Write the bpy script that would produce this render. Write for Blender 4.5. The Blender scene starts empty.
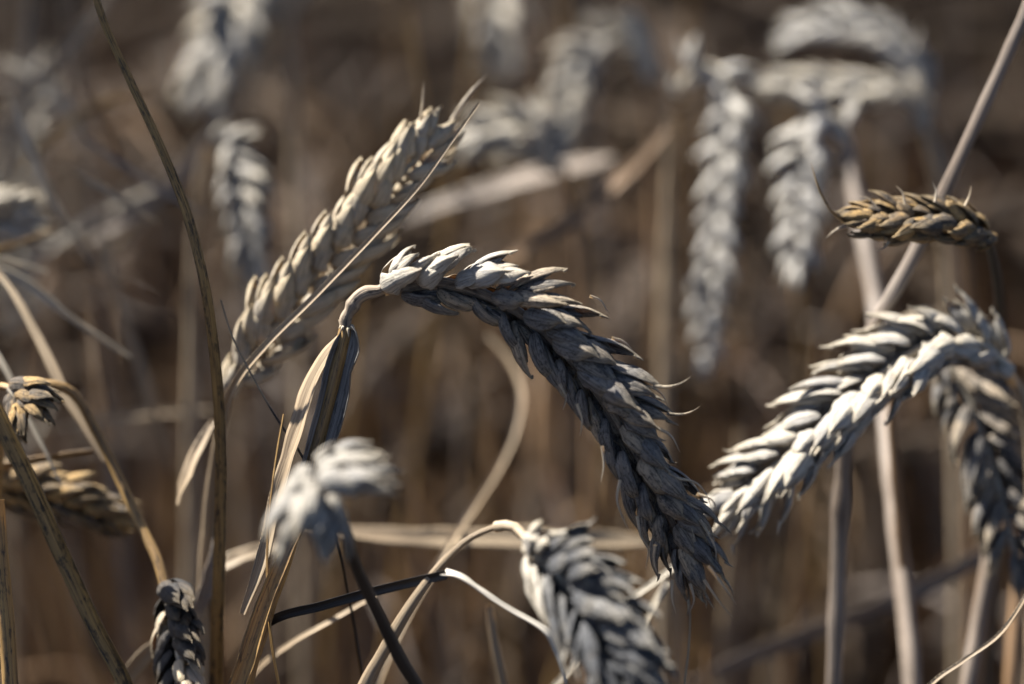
import bpy, math, random
import numpy as np
from mathutils import Vector, Matrix

# ------------------------------------------------------------------ camera, sky, sun, exposure
S = bpy.context.scene
COL = S.collection
R = math.radians
MM = 0.001
W, H = 1024, 684
CAM = np.array([0.0, 0.0, 0.95]); PITCH = R(20); LENS = 105.0; FOCUS = 0.56

cd = bpy.data.cameras.new('camera'); cam = bpy.data.objects.new('camera', cd); COL.objects.link(cam)
cam.location = CAM; cam.rotation_euler = (R(90) - PITCH, 0, 0)
cd.lens = LENS; cd.sensor_width = 36; cd.clip_start = 0.01; cd.clip_end = 500
cd.dof.use_dof = True; cd.dof.focus_distance = FOCUS; cd.dof.aperture_fstop = 6.0; cd.dof.aperture_blades = 9
S.camera = cam

SUN = np.array([-0.50, 0.29, 0.80]); SUN /= np.linalg.norm(SUN)      # direction towards the sun
elev = math.asin(SUN[2]); az = math.atan2(SUN[0], SUN[1])
wd = bpy.data.worlds.new('World'); S.world = wd; wd.use_nodes = True
nt = wd.node_tree
sky = nt.nodes.new('ShaderNodeTexSky'); sky.sky_type = 'NISHITA'; sky.sun_disc = False
sky.air_density = 0.5; sky.dust_density = 0.8; sky.sun_elevation = elev; sky.sun_rotation = az
nt.links.new(sky.outputs[0], nt.nodes['Background'].inputs[0]); nt.nodes['Background'].inputs[1].default_value = 0.05
sl = bpy.data.lights.new('sun', 'SUN'); sl.energy = 5.0; sl.angle = R(0.5); sl.color = (1.0, 0.95, 0.87)
so = bpy.data.objects.new('sun', sl); COL.objects.link(so); so.location = (-2, 1, 3)
so.rotation_euler = Vector(SUN).to_track_quat('Z', 'Y').to_euler()
S.view_settings.view_transform = 'Standard'; S.view_settings.look = 'None'
S.view_settings.exposure = 1.78; S.view_settings.gamma = 1.0
S.cycles.use_denoising = True
S.cycles.max_bounces = 8; S.cycles.diffuse_bounces = 4; S.cycles.transmission_bounces = 4

RNG = np.random.default_rng(11)
FWD = np.array([0, math.cos(PITCH), -math.sin(PITCH)]); UPV = np.array([0, math.sin(PITCH), math.cos(PITCH)]); RGT = np.array([1.0, 0, 0])

def at(x, y, d):
    """a point of the field at depth d metres along the view, seen at pixel x, y"""
    k = 36.0 / LENS / W
    return CAM + d * (FWD + RGT * (x - W / 2) * k - UPV * (y - H / 2) * k)
def mmpx(px, d=FOCUS):
    return px * d * 36.0 / LENS / W
def A(*pts):
    return np.array([at(*p) for p in pts])

# ------------------------------------------------------------------ materials
def nodes_of(name):
    m = bpy.data.materials.new(name); m.use_nodes = True
    n = m.node_tree; n.nodes.clear()
    return m, n
def N(n, t, **kw):
    x = n.nodes.new(t)
    for k, v in kw.items(): setattr(x, k, v)
    return x
def lk(n, a, b): n.links.new(a, b)
def ramp(n, fac, *stops):
    r = N(n, 'ShaderNodeValToRGB'); e = r.color_ramp.elements
    while len(e) < len(stops): e.new(0.5)
    for i, (p, c) in enumerate(stops):
        e[i].position = p; e[i].color = (*c, 1) if len(c) == 3 else c
    lk(n, fac, r.inputs[0]); return r.outputs[0]
def mixc(n, f, a, b, mode='MIX'):
    m = N(n, 'ShaderNodeMix', data_type='RGBA', blend_type=mode)
    if isinstance(f, (int, float)): m.inputs[0].default_value = f
    else: lk(n, f, m.inputs[0])
    for i, v in ((6, a), (7, b)):
        if isinstance(v, tuple): m.inputs[i].default_value = (*v, 1)
        else: lk(n, v, m.inputs[i])
    return m.outputs[2]
def mth(n, op, a, b=0.0):
    m = N(n, 'ShaderNodeMath', operation=op)
    for i, v in ((0, a), (1, b)):
        if isinstance(v, (int, float)): m.inputs[i].default_value = v
        else: lk(n, v, m.inputs[i])
    return m.outputs[0]
def noise(n, vec, scale=1.0, detail=3.0, rough=0.55):
    x = N(n, 'ShaderNodeTexNoise'); lk(n, vec, x.inputs['Vector'])
    x.inputs['Scale'].default_value = scale; x.inputs['Detail'].default_value = detail; x.inputs['Roughness'].default_value = rough
    return x.outputs['Fac']
def coords(n):
    a = N(n, 'ShaderNodeUVMap', uv_map='uv'); b = N(n, 'ShaderNodeUVMap', uv_map='rnd')
    sa = N(n, 'ShaderNodeSeparateXYZ'); sb = N(n, 'ShaderNodeSeparateXYZ')
    lk(n, a.outputs[0], sa.inputs[0]); lk(n, b.outputs[0], sb.inputs[0])
    oi = N(n, 'ShaderNodeObjectInfo')
    r = mth(n, 'ADD', sb.outputs[0], oi.outputs['Random'])
    r = mth(n, 'FRACT', r)
    def vec(su, sv):
        c = N(n, 'ShaderNodeCombineXYZ')
        lk(n, mth(n, 'MULTIPLY', sa.outputs[0], su), c.inputs[0]); lk(n, mth(n, 'MULTIPLY', sa.outputs[1], sv), c.inputs[1])
        lk(n, mth(n, 'MULTIPLY', r, 37.0), c.inputs[2]); return c.outputs[0]
    return vec, r, sb.outputs[1]
def finish(n, col, bump, rough, transl, tint, dist=0.00018, spec=0.35, strength=0.7):
    b = N(n, 'ShaderNodeBump'); b.inputs['Strength'].default_value = strength; b.inputs['Distance'].default_value = dist
    lk(n, bump, b.inputs['Height'])
    p = N(n, 'ShaderNodeBsdfPrincipled'); lk(n, col, p.inputs['Base Color']); p.inputs['Specular IOR Level'].default_value = spec
    if isinstance(rough, (int, float)): p.inputs['Roughness'].default_value = rough
    else: lk(n, rough, p.inputs['Roughness'])
    lk(n, b.outputs[0], p.inputs['Normal'])
    out = N(n, 'ShaderNodeOutputMaterial')
    if transl > 0:
        t = N(n, 'ShaderNodeBsdfTranslucent'); lk(n, mixc(n, 1.0, col, tint, 'MULTIPLY'), t.inputs[0])
        m = N(n, 'ShaderNodeMixShader'); m.inputs[0].default_value = transl
        lk(n, p.outputs[0], m.inputs[1]); lk(n, t.outputs[0], m.inputs[2]); lk(n, m.outputs[0], out.inputs[0])
    else: lk(n, p.outputs[0], out.inputs[0])

def husk_mat(name, pale, grey, mould, greyness, mould_amt, transl=0.15, tip=(0.50, 0.42, 0.28), veins=0.75):
    """dry chaff: weathered between straw and grey, veined lengthwise, speckled with sooty mould"""
    m, n = nodes_of(name)
    vec, r, s = coords(n)
    blotch = noise(n, vec(0.22, 0.5), 1.0, 3, 0.6)
    streak = noise(n, vec(0.16, 2.4), 1.0, 4, 0.65)
    fine = noise(n, vec(0.35, 7.0), 1.0, 2, 0.6)
    speck = noise(n, vec(1.3, 2.6), 1.0, 4, 0.75)
    g = mth(n, 'ADD', mth(n, 'MULTIPLY', blotch, 0.9), mth(n, 'MULTIPLY', r, 0.5))
    gf = ramp(n, mth(n, 'MULTIPLY', g, 0.72), (max(0.0, 0.62 - greyness * 0.6), (0, 0, 0)), (min(1.0, 0.95 - greyness * 0.6), (1, 1, 1)))
    col = mixc(n, gf, pale, grey)
    col = mixc(n, mth(n, 'MULTIPLY', ramp(n, s, (0.62, (0, 0, 0)), (1.0, (1, 1, 1))), 0.7), col, tip)
    sd = ramp(n, streak, (0.36, (0.28, 0.27, 0.27)), (0.50, (0.92, 0.91, 0.90)), (0.68, (1.2, 1.18, 1.12)))
    col = mixc(n, veins, col, sd, 'MULTIPLY')
    col = mixc(n, 0.5, col, ramp(n, fine, (0.32, (0.45,) * 3), (0.56, (1, 1, 1))), 'MULTIPLY')
    mk = ramp(n, mth(n, 'ADD', mth(n, 'MULTIPLY', speck, 0.75), mth(n, 'MULTIPLY', blotch, 0.25)), (0.60 - mould_amt, (0, 0, 0)), (0.70 - mould_amt, (1, 1, 1)))
    col = mixc(n, mth(n, 'MULTIPLY', mk, 0.85), col, mould)
    bump = mth(n, 'ADD', mth(n, 'ADD', streak, mth(n, 'MULTIPLY', fine, 0.4)), mth(n, 'MULTIPLY', speck, 0.5))
    finish(n, col, bump, ramp(n, streak, (0.2, (0.75,) * 3), (0.8, (0.5,) * 3)), transl, (1.0, 0.72, 0.38), 0.0004, 0.3, 0.9)
    return m
def straw_mat(name, c1, c2, dark, dark_amt, transl=0.08, spec=0.4, rough=0.5, bdist=0.0002):
    """dead straw: two tones in long streaks, with dark weathered blotches drawn out along the stalk"""
    m, n = nodes_of(name)
    vec, r, s = coords(n)
    streak = noise(n, vec(0.05, 2.2), 1.0, 4, 0.6)
    fine = noise(n, vec(0.10, 7.0), 1.0, 2, 0.5)
    blot = noise(n, vec(0.38, 1.1), 1.0, 4, 0.7)
    patch = noise(n, vec(0.03, 0.2), 1.0, 2, 0.5)
    col = mixc(n, ramp(n, mth(n, 'ADD', mth(n, 'MULTIPLY', streak, 0.7), mth(n, 'MULTIPLY', patch, 0.4)), (0.42, (0, 0, 0)), (0.68, (1, 1, 1))), c1, c2)
    col = mixc(n, 0.6, col, ramp(n, fine, (0.34, (0.30, 0.28, 0.26)), (0.58, (1.05, 1.05, 1.05))), 'MULTIPLY')
    dk = mth(n, 'ADD', mth(n, 'MULTIPLY', blot, 0.65), mth(n, 'MULTIPLY', streak, 0.35))
    dk = ramp(n, dk, (0.62 - dark_amt, (0, 0, 0)), (0.72 - dark_amt, (1, 1, 1)))
    col = mixc(n, mth(n, 'MULTIPLY', dk, 0.85), col, dark)
    finish(n, col, mth(n, 'ADD', streak, mth(n, 'MULTIPLY', fine, 0.8)), rough, transl, (1.0, 0.75, 0.4), bdist, spec)
    return m

SOOT = (0.035, 0.033, 0.032)
M_husk_grey = husk_mat('husk_weathered_shaded_grey', (0.60, 0.49, 0.35), (0.26, 0.245, 0.23), SOOT, 0.60, 0.095, 0.28, (0.56, 0.47, 0.32), 0.95)  # weathered grey, its colour also lowered to deepen the shade on the main ear
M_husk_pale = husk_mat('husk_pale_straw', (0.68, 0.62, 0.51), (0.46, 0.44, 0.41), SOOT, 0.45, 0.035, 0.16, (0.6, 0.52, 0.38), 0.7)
M_husk_white = husk_mat('husk_bleached', (0.74, 0.70, 0.62), (0.58, 0.56, 0.53), SOOT, 0.45, -0.04, 0.16, (0.66, 0.6, 0.48), 0.4)
M_husk_mid = husk_mat('husk_dull_straw', (0.50, 0.46, 0.39), (0.34, 0.325, 0.30), SOOT, 0.5, 0.03, 0.16, (0.5, 0.43, 0.31), 0.6)
M_husk_black = husk_mat('husk_blackened', (0.10, 0.08, 0.06), (0.05, 0.048, 0.047), (0.015,) * 3, 0.6, 0.08, 0.05, (0.25, 0.19, 0.11))
M_husk_gold = husk_mat('husk_golden_straw', (0.70, 0.59, 0.42), (0.54, 0.48, 0.39), SOOT, 0.35, 0.01, 0.20, (0.55, 0.45, 0.28), 0.6)
M_husk_dark = husk_mat('husk_mould_shade_dark', (0.54, 0.35, 0.14), (0.14, 0.115, 0.09), SOOT, 0.48, 0.09, 0.14, (0.42, 0.32, 0.18))  # mould specks, plus the shade of the level ears put into the colour
M_husk_shade = husk_mat('husk_shade_blue_grey', (0.40, 0.38, 0.34), (0.11, 0.115, 0.125), SOOT, 0.80, 0.12, 0.08, (0.50, 0.45, 0.36))  # blue-black shade of the drooping ear put into its husk colour
M_husk_stand = husk_mat('husk_stand_brown', (0.13, 0.078, 0.040), (0.055, 0.038, 0.026), (0.02, 0.018, 0.016), 0.55, 0.05, 0.12, (0.15, 0.11, 0.07))  # background ears darkened in colour to stand for canopy shade
M_straw = straw_mat('straw_dry', (0.42, 0.33, 0.22), (0.30, 0.22, 0.14), (0.07, 0.055, 0.045), 0.02)
M_straw_grey = straw_mat('straw_grey', (0.32, 0.27, 0.225), (0.19, 0.14, 0.10), (0.06, 0.05, 0.042), 0.07)
M_straw_pale = straw_mat('straw_pale', (0.56, 0.50, 0.39), (0.46, 0.40, 0.31), (0.12, 0.10, 0.08), -0.02)
M_straw_gold = straw_mat('straw_golden_brown', (0.50, 0.31, 0.11), (0.22, 0.14, 0.07), (0.03, 0.026, 0.024), 0.10)
M_straw_mottle = straw_mat('straw_mottled_brown', (0.46, 0.28, 0.095), (0.24, 0.15, 0.06), (0.025, 0.02, 0.017), 0.13)
M_straw_dark = straw_mat('straw_black_mould_shade', (0.035, 0.03, 0.026), (0.022, 0.019, 0.018), (0.010, 0.010, 0.011), 0.05)  # black mould on leaves, and the shade of dark stalks put into the colour
M_straw_brown = straw_mat('straw_brown', (0.34, 0.21, 0.11), (0.20, 0.12, 0.062), (0.06, 0.05, 0.04), 0.04)
M_stand = straw_mat('straw_stand_brown', (0.080, 0.038, 0.015), (0.040, 0.020, 0.009), (0.015, 0.011, 0.008), 0.05, 0.05)  # stand straws: shade under the canopy put in as darker colour
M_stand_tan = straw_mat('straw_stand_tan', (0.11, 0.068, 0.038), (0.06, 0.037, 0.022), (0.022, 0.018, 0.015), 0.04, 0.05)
M_far = straw_mat('straw_far_brown', (0.036, 0.02, 0.009), (0.02, 0.012, 0.006), (0.01, 0.008, 0.006), 0.05, 0.05)  # far mass darker still, the canopy shade is in its colour
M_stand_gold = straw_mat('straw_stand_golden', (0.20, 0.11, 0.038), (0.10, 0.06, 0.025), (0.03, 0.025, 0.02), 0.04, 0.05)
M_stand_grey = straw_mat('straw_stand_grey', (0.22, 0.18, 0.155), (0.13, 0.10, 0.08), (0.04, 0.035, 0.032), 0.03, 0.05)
M_sheath = straw_mat('sheath_blue_grey', (0.30, 0.285, 0.27), (0.10, 0.095, 0.09), (0.025, 0.024, 0.024), 0.10, 0.05)
M_neck = straw_mat('neck_pinkish', (0.46, 0.37, 0.27), (0.22, 0.17, 0.13), (0.05, 0.042, 0.036), 0.12, 0.08, 0.3, 0.65, 0.0006)

def soil_mat():
    m, n = nodes_of('soil')
    tc = N(n, 'ShaderNodeTexCoord')
    a = noise(n, tc.outputs['Object'], 9.0, 6, 0.65); b = noise(n, tc.outputs['Object'], 120.0, 5, 0.7)
    col = ramp(n, a, (0.3, (0.045, 0.030, 0.020)), (0.7, (0.11, 0.078, 0.052)))
    col = mixc(n, ramp(n, b, (0.55, (0, 0, 0)), (0.7, (1, 1, 1))), col, (0.17, 0.125, 0.08))
    finish(n, col, mth(n, 'ADD', a, b), 0.9, 0, (1, 1, 1), 0.01, 0.2)
    return m
M_soil = soil_mat()

# ------------------------------------------------------------------ mesh building
class MB:
    def __init__(self): self.v = []; self.f = []; self.uv = []; self.rn = []; self.n = 0
    def grid(self, P, U, V, rnd, s, wrap):
        """P (n, m, 3); U (n,) and V (m or m+1,) in millimetres; s (n,) runs 0..1 along the piece"""
        n, m = P.shape[:2]
        i = np.arange(n - 1)[:, None]; j = np.arange(m if wrap else m - 1)[None, :]; j2 = (j + 1) % m
        q = np.stack([i * m + j, i * m + j2, (i + 1) * m + j2, (i + 1) * m + j], -1).reshape(-1, 4) + self.n
        V = np.asarray(V)
        jn = j + 1 if len(V) > m else j2
        z = np.zeros_like(i + j)
        u = np.stack([U[i + z], U[i + z], U[i + 1 + z], U[i + 1 + z]], -1).reshape(-1, 4)
        w = np.stack([V[j + z], V[jn + z], V[jn + z], V[j + z]], -1).reshape(-1, 4)
        ss = np.stack([s[i + z], s[i + z], s[i + 1 + z], s[i + 1 + z]], -1).reshape(-1, 4)
        self.v.append(P.reshape(-1, 3)); self.f.append(q); self.n += n * m
        self.uv.append(np.stack([u, w], -1).reshape(-1, 2)); self.rn.append(np.stack([np.full_like(ss, rnd), ss], -1).reshape(-1, 2))
    def arrays(self):
        return np.concatenate(self.v), np.concatenate(self.f), np.concatenate(self.uv), np.concatenate(self.rn)
    def mesh(self, name, mat):
        return mesh_from(name, *self.arrays(), mat)
def mesh_from(name, v, f, uv, rn, mat):
    me = bpy.data.meshes.new(name)
    me.vertices.add(len(v)); me.vertices.foreach_set('co', v.astype(np.float32).ravel())
    me.loops.add(f.size); me.loops.foreach_set('vertex_index', f.astype(np.int32).ravel())
    me.polygons.add(len(f)); me.polygons.foreach_set('loop_start', np.arange(0, f.size, 4, dtype=np.int32))
    me.polygons.foreach_set('loop_total', np.full(len(f), 4, dtype=np.int32))
    me.polygons.foreach_set('use_smooth', np.ones(len(f), dtype=bool))
    a = me.uv_layers.new(name='uv'); a.data.foreach_set('uv', uv.astype(np.float32).ravel())
    b = me.uv_layers.new(name='rnd'); b.data.foreach_set('uv', rn.astype(np.float32).ravel())
    me.materials.append(mat); me.update(calc_edges=True); me.validate()
    return me
def link(name, me, parent=None):
    o = bpy.data.objects.new(name, me); COL.objects.link(o); o.parent = parent; return o
def tag(o, label, cat, group=None, kind=None):
    o['label'] = label; o['category'] = cat
    if group: o['group'] = group
    if kind: o['kind'] = kind
    return o
def root(name, label, cat, loc, group=None):
    o = bpy.data.objects.new(name, None); COL.objects.link(o); o.location = loc; o.empty_display_size = 0.01
    return tag(o, label, cat, group)

def unit(a): return a / np.maximum(np.linalg.norm(a, axis=-1, keepdims=True), 1e-12)
def spline(P, step=0.0015):
    """smooth curve through P, resampled at even steps"""
    P = np.asarray(P, float)
    if len(P) == 2: P = np.array([P[0], (P[0] + P[1]) / 2, P[1]])
    Q = np.vstack([2 * P[0] - P[1], P, 2 * P[-1] - P[-2]])
    out = []
    for i in range(1, len(Q) - 2):
        p0, p1, p2, p3 = Q[i - 1:i + 3]
        t0 = 0; t1 = t0 + max(np.linalg.norm(p1 - p0), 1e-6) ** 0.5; t2 = t1 + max(np.linalg.norm(p2 - p1), 1e-6) ** 0.5; t3 = t2 + max(np.linalg.norm(p3 - p2), 1e-6) ** 0.5
        t = np.linspace(t1, t2, 24, endpoint=False)[:, None]
        a1 = (t1 - t) / (t1 - t0) * p0 + (t - t0) / (t1 - t0) * p1; a2 = (t2 - t) / (t2 - t1) * p1 + (t - t1) / (t2 - t1) * p2; a3 = (t3 - t) / (t3 - t2) * p2 + (t - t2) / (t3 - t2) * p3
        b1 = (t2 - t) / (t2 - t0) * a1 + (t - t0) / (t2 - t0) * a2; b2 = (t3 - t) / (t3 - t1) * a2 + (t - t1) / (t3 - t1) * a3
        out.append((t2 - t) / (t2 - t1) * b1 + (t - t1) / (t2 - t1) * b2)
    C = np.vstack(out + [P[-1:]])
    L = np.r_[0, np.cumsum(np.linalg.norm(np.diff(C, axis=0), axis=1))]
    n = max(6, int(L[-1] / step) + 1); x = np.linspace(0, L[-1], n)
    return np.stack([np.interp(x, L, C[:, k]) for k in range(3)], 1), x
def frames(C, ref=None):
    """tangent, side (left of travel as seen from the reference point), front (towards it)"""
    T = unit(np.gradient(C, axis=0))
    c = unit((CAM if ref is None else np.asarray(ref, float)) - C)
    Nn = np.cross(c, T); l = np.linalg.norm(Nn, axis=1)
    Nn = unit(Nn)
    for i in range(1, len(Nn)):
        if np.dot(Nn[i], Nn[i - 1]) < 0 and l[i] < 0.35: Nn[i] = -Nn[i]
    return T, Nn, np.cross(T, Nn)

def tube(mb, P, rad, seg=12, flute=0.0, wob=0.0, step=0.002, ref=None, rng=RNG, flat=1.0, lo=0.0):
    """round stalk along P; rad: number, or list of (position 0..1, radius)"""
    C, x = spline(P, step) if len(P) < 60 else (P, np.r_[0, np.cumsum(np.linalg.norm(np.diff(P, axis=0), axis=1))])
    T, Nn, F = frames(C, ref)
    u = x / x[-1]
    r = np.full(len(u), rad) if isinstance(rad, (int, float)) else np.interp(u, [a for a, _ in rad], [b for _, b in rad])
    if wob: r = r * (1 + wob * np.interp(x, np.arange(0, x[-1] + 0.02, 0.006), rng.normal(0, 1, int((x[-1] + 0.02) / 0.006) + 1)[:len(np.arange(0, x[-1] + 0.02, 0.006))]))
    th = np.linspace(0, 2 * np.pi, seg, endpoint=False) + np.pi * 1.5
    k = 1 + flute * np.cos(th * max(3, seg // 3))
    rr = r[:, None] * k[None, :]
    Pt = C[:, None] + Nn[:, None] * (rr * np.cos(th))[..., None] + F[:, None] * (rr * flat * np.sin(th))[..., None]
    rm = float(np.mean(r)) * 1000
    mb.grid(Pt, x * 1000, np.linspace(0, 2 * np.pi * rm, seg + 1), rng.random(), u * 0.5, True)
    return C
def blade(mb, P, wid, ang=0.0, fold=0.3, thick=0.25, nq=9, step=0.002, ref=None, rng=RNG, curl=0.0, wav=0.05):
    """dry leaf: a thin folded strip along P; wid list of (pos, mm); ang = turn of its face from the camera, number or (start, end)"""
    C, x = spline(P, step)
    T, Nn, F = frames(C, ref)
    u = x / x[-1]
    w = np.interp(u, [a for a, _ in wid], [b for _, b in wid]) * MM
    w = w * (1 + wav * np.interp(u, np.linspace(0, 1, 14), rng.normal(0, 1, 14)))
    a = np.full(len(u), ang) if isinstance(ang, (int, float)) else np.interp(u, np.linspace(0, 1, len(ang)), ang)
    a = a + 0.12 * np.interp(u, np.linspace(0, 1, 10), rng.normal(0, 1, 10))
    side = Nn * np.cos(a)[:, None] + F * np.sin(a)[:, None]; nrm = -Nn * np.sin(a)[:, None] + F * np.cos(a)[:, None]
    q = np.linspace(-1, 1, nq)
    if curl:
        ph = q * curl; sx = np.sin(ph) / max(curl, 1e-3); sy = (1 - np.cos(ph)) / max(curl, 1e-3)
    else: sx = q; sy = np.abs(q) ** 1.3 * fold
    rib = 0.04 * np.cos(np.arange(nq) * np.pi)
    top = C[:, None] + side[:, None] * (w[:, None] / 2 * sx)[..., None] + nrm[:, None] * (w[:, None] / 2 * (sy + rib) + thick * MM / 2)[..., None]
    bot = top - nrm[:, None] * (thick * MM)
    Pt = np.concatenate([top, bot[:, ::-1]], 1)
    wm = float(np.mean(w)) * 1000
    V = np.r_[np.linspace(0, wm, nq), np.linspace(wm * 1.2, wm * 2.2, nq), 0]
    mb.grid(Pt, x * 1000, V, rng.random(), u * 0.5, True)

def husk(mb, rng, L, Wd, D, az, tilt, base, glume, awn=0.0, awn_bend=0.0, nu=13, nv=6, lean=0.0, curl=0.0):
    """one boat-shaped husk with a keel and a pointed tip, drawn in mm and added in metres"""
    s = np.linspace(0, 1, nu) ** 0.9
    if glume: f = np.interp(s, [0, .08, .28, .6, .8, .89, .95, 1], [.42, .72, 1, .98, .80, .5, .2, .05])
    else: f = np.interp(s, [0, .1, .35, .6, .8, .92, 1], [.38, .7, 1, .9, .58, .25, .05])
    tm = 1.55 - 0.6 * s
    q = np.linspace(-1, 1, nv)
    th = q[None] * tm[:, None]
    hw = Wd / 2 * f; dd = D * f ** 0.8
    skew = rng.normal(0, 0.13)
    bow = 0.45 * np.sin(np.pi * s) * (L / 10) + curl * s ** 3
    rib = rng.normal(0, 0.035, nv) * np.ones((nu, 1)) * np.sin(np.pi * s.clip(0, 1))[:, None] if nv > 7 else np.zeros((nu, nv))
    lump = np.outer(np.interp(s, np.linspace(0, 1, 5), rng.normal(0, 0.06, 5)), np.interp(q, [-1, 0, 1], rng.normal(0, 1, 3)))
    wv = 0.10 * np.interp(s, np.linspace(0, 1, 7), rng.normal(0, 1, 7))[:, None] * (np.abs(q) ** 3)[None]
    roof = (1 - np.abs(q)[None] ** 1.15) * np.ones((nu, 1))
    def surf(off):
        x = (dd[:, None] - off) * (0.5 * np.cos(th) + 0.55 * roof - 0.05) + bow[:, None] + (rib + lump) * D
        y = (hw[:, None] - off * 0.8).clip(0.03) * np.sin(th) / np.sin(np.minimum(tm, 1.5))[:, None] * (1 + wv) + skew * (s ** 2)[:, None] * Wd / 2
        z = np.repeat((L * s)[:, None], nv, 1) - 0.05 * L * np.abs(q)[None] * s[:, None]
        if glume: z = z + 0.07 * L * (q[None] * np.sign(skew + 1e-6)) * ((s - .55).clip(0) / .45)[:, None]
        return np.stack([x, y, z], -1)
    P = np.concatenate([surf(0.0), surf(0.16)[:, ::-1]], 1)
    ct, st = math.cos(tilt), math.sin(tilt); ca, sa = math.cos(az), math.sin(az)
    def place(P):
        x, y, z = P[..., 0], P[..., 1], P[..., 2]
        x, z = x * ct + z * st, -x * st + z * ct
        cl, sl = math.cos(lean), math.sin(lean); y, z = y * cl + z * sl, -y * sl + z * cl
        return (np.stack([x * ca - y * sa, x * sa + y * ca, z], -1) + np.array(base)) * MM
    rnd = rng.random()
    mb.grid(place(P), L * s + rnd * 40, np.r_[np.linspace(0, Wd * 1.4, nv), np.linspace(Wd * 1.5, Wd * 2.9, nv), 0], rnd, s, True)
    if awn > 0:
        k = max(5, int(awn * 1.3) + 3); t = np.linspace(-0.08, 1, k)
        tip = P[-1].mean(0)
        pts = np.stack([tip[0] + awn_bend * t ** 2 * awn * 0.5 - 0.1, tip[1] + rng.normal(0, 0.12) * awn * t ** 2, tip[2] - 0.5 + awn * t * (1 - 0.25 * abs(awn_bend) * t)], -1)
        r = 0.30 * (1 - t).clip(0.02) ** 0.6 + 0.035
        ph = np.linspace(0, 2 * np.pi, 5, endpoint=False)
        ring = np.stack([np.cos(ph), np.sin(ph), 0 * ph], -1)
        Pt = pts[:, None] + r[:, None, None] * ring[None]
        mb.grid(place(Pt), L + awn * t, np.linspace(0, 1, 6), rnd, np.full(k, 0.95), True)
def floret_body(mb, rng, L, Wd, D, az, tilt, base, nu=8, nv=8):
    s = np.linspace(0.0, 1, nu); f = np.sin(np.pi * s.clip(0.02, 0.97)) ** 0.6
    ph = np.linspace(0, 2 * np.pi, nv, endpoint=False)
    P = np.stack([D * f[:, None] * np.cos(ph) * 0.55 + 0.5, Wd / 2 * f[:, None] * np.sin(ph) * 0.8, np.repeat((L * s * 0.78 + 0.5)[:, None], nv, 1)], -1)
    ct, st = math.cos(tilt), math.sin(tilt); ca, sa = math.cos(az), math.sin(az)
    x, y, z = P[..., 0], P[..., 1], P[..., 2]; x, z = x * ct + z * st, -x * st + z * ct
    mb.grid((np.stack([x * ca - y * sa, x * sa + y * ca, z], -1) + np.array(base)) * MM, L * s, np.linspace(0, 6, nv + 1), rng.random(), s * 0.6, True)

def spikelet_mb(rng, mb=None, spread=1.0, awn=1.0, lod=0, long=1.0, wide=1.0):
    """+Z along the spikelet, +X away from the rachis, Y across its broad side"""
    mb = mb or MB()
    nu, nv = ((18, 15), (11, 7), (6, 4))[lod]
    j = lambda a: rng.normal(0, a)
    awl = lambda: max(0, (rng.random() ** 1.6 * 2.4 + 0.8) * awn)
    for sg in (-1, 1):
        husk(mb, rng, (7.9 + j(.6)) * long, (4.3 + j(.3)) * wide, 1.7 * wide, sg * (1.0 + j(.16)), (0.20 + j(.07)) * spread, (0.1, sg * 0.8, 0), True, awl() * 0.4, j(.3), nu, nv, j(.05), j(.2))
    for sg in (-1, 1):
        az = sg * (0.80 + j(.18)); ti = (0.26 + j(.08)) * spread; b = (0.2, sg * 0.5, 1.9 + j(.3))
        husk(mb, rng, (10.3 + j(.6)) * long, (4.1 + j(.3)) * wide, 1.7 * wide, az, ti, b, False, awl(), j(.5), nu, nv, j(.05), j(.35))
        if lod < 2: floret_body(mb, rng, 9 * long, 3.6 * wide, 1.5 * wide, az, ti, b, *((9, 8) if lod == 0 else (6, 6)))
    for sg in ((-1, 1) if lod < 2 else (1,)):
        az = sg * (0.32 + j(.2)); ti = (0.13 + j(.08)) * spread; b = (-0.2 - 0.5 * (sg > 0), sg * 0.4, 3.4 + 0.7 * sg)
        husk(mb, rng, (9.6 + j(.6)) * long, (3.8 + j(.3)) * wide, 1.6 * wide, az, ti, b, False, awl(), j(.5), nu, nv, j(.06), j(.35))
        if lod < 2: floret_body(mb, rng, 8.4 * long, 3.2 * wide, 1.5 * wide, az, ti, b, *((9, 8) if lod == 0 else (6, 6)))
    return mb

def pair_mb(rng):
    """a thin splayed spikelet: a glume against one lemma"""
    mb = MB()
    husk(mb, rng, 10.5, 4.6, 1.8, .1, .05, (.2, 0, .8), False, 1.0, .3, 18, 15, 0, .6)
    husk(mb, rng, 8.2, 3.6, 1.4, -.5, .12, (.1, -.6, 0), True, .5, .3, 18, 15, .1, .2)
    floret_body(mb, rng, 9, 3.8, 1.7, .1, .05, (.1, 0, .8), 9, 8)
    return mb
SPK = {}
def spikelet_mesh(mat, lod, style):
    key = (mat.name, lod, style)
    if key not in SPK:
        rng = np.random.default_rng(abs(hash(key[0])) % 1000 * 0 + len(SPK) * 7 + 3)
        sp, aw = {'tight': (0.95, 0.9), 'open': (1.45, 0.6), 'awned': (1.0, 2.1), 'blunt': (0.8, 0.35), 'single': (1, 1), 'plump': (0.72, 0.35), 'slim': (1.5, 0.8)}[style]
        if style == 'single': SPK[key] = [pair_mb(rng).mesh('spikelet', mat) for _ in range(6)]; return SPK[key]
        SPK[key] = [spikelet_mb(rng, None, sp, aw, lod, 1.06 if style == 'slim' else 1.0, .74 if style == 'slim' else 1.0).mesh('spikelet', mat) for _ in range(10 if lod == 0 else 5)]
    return SPK[key]

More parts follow.
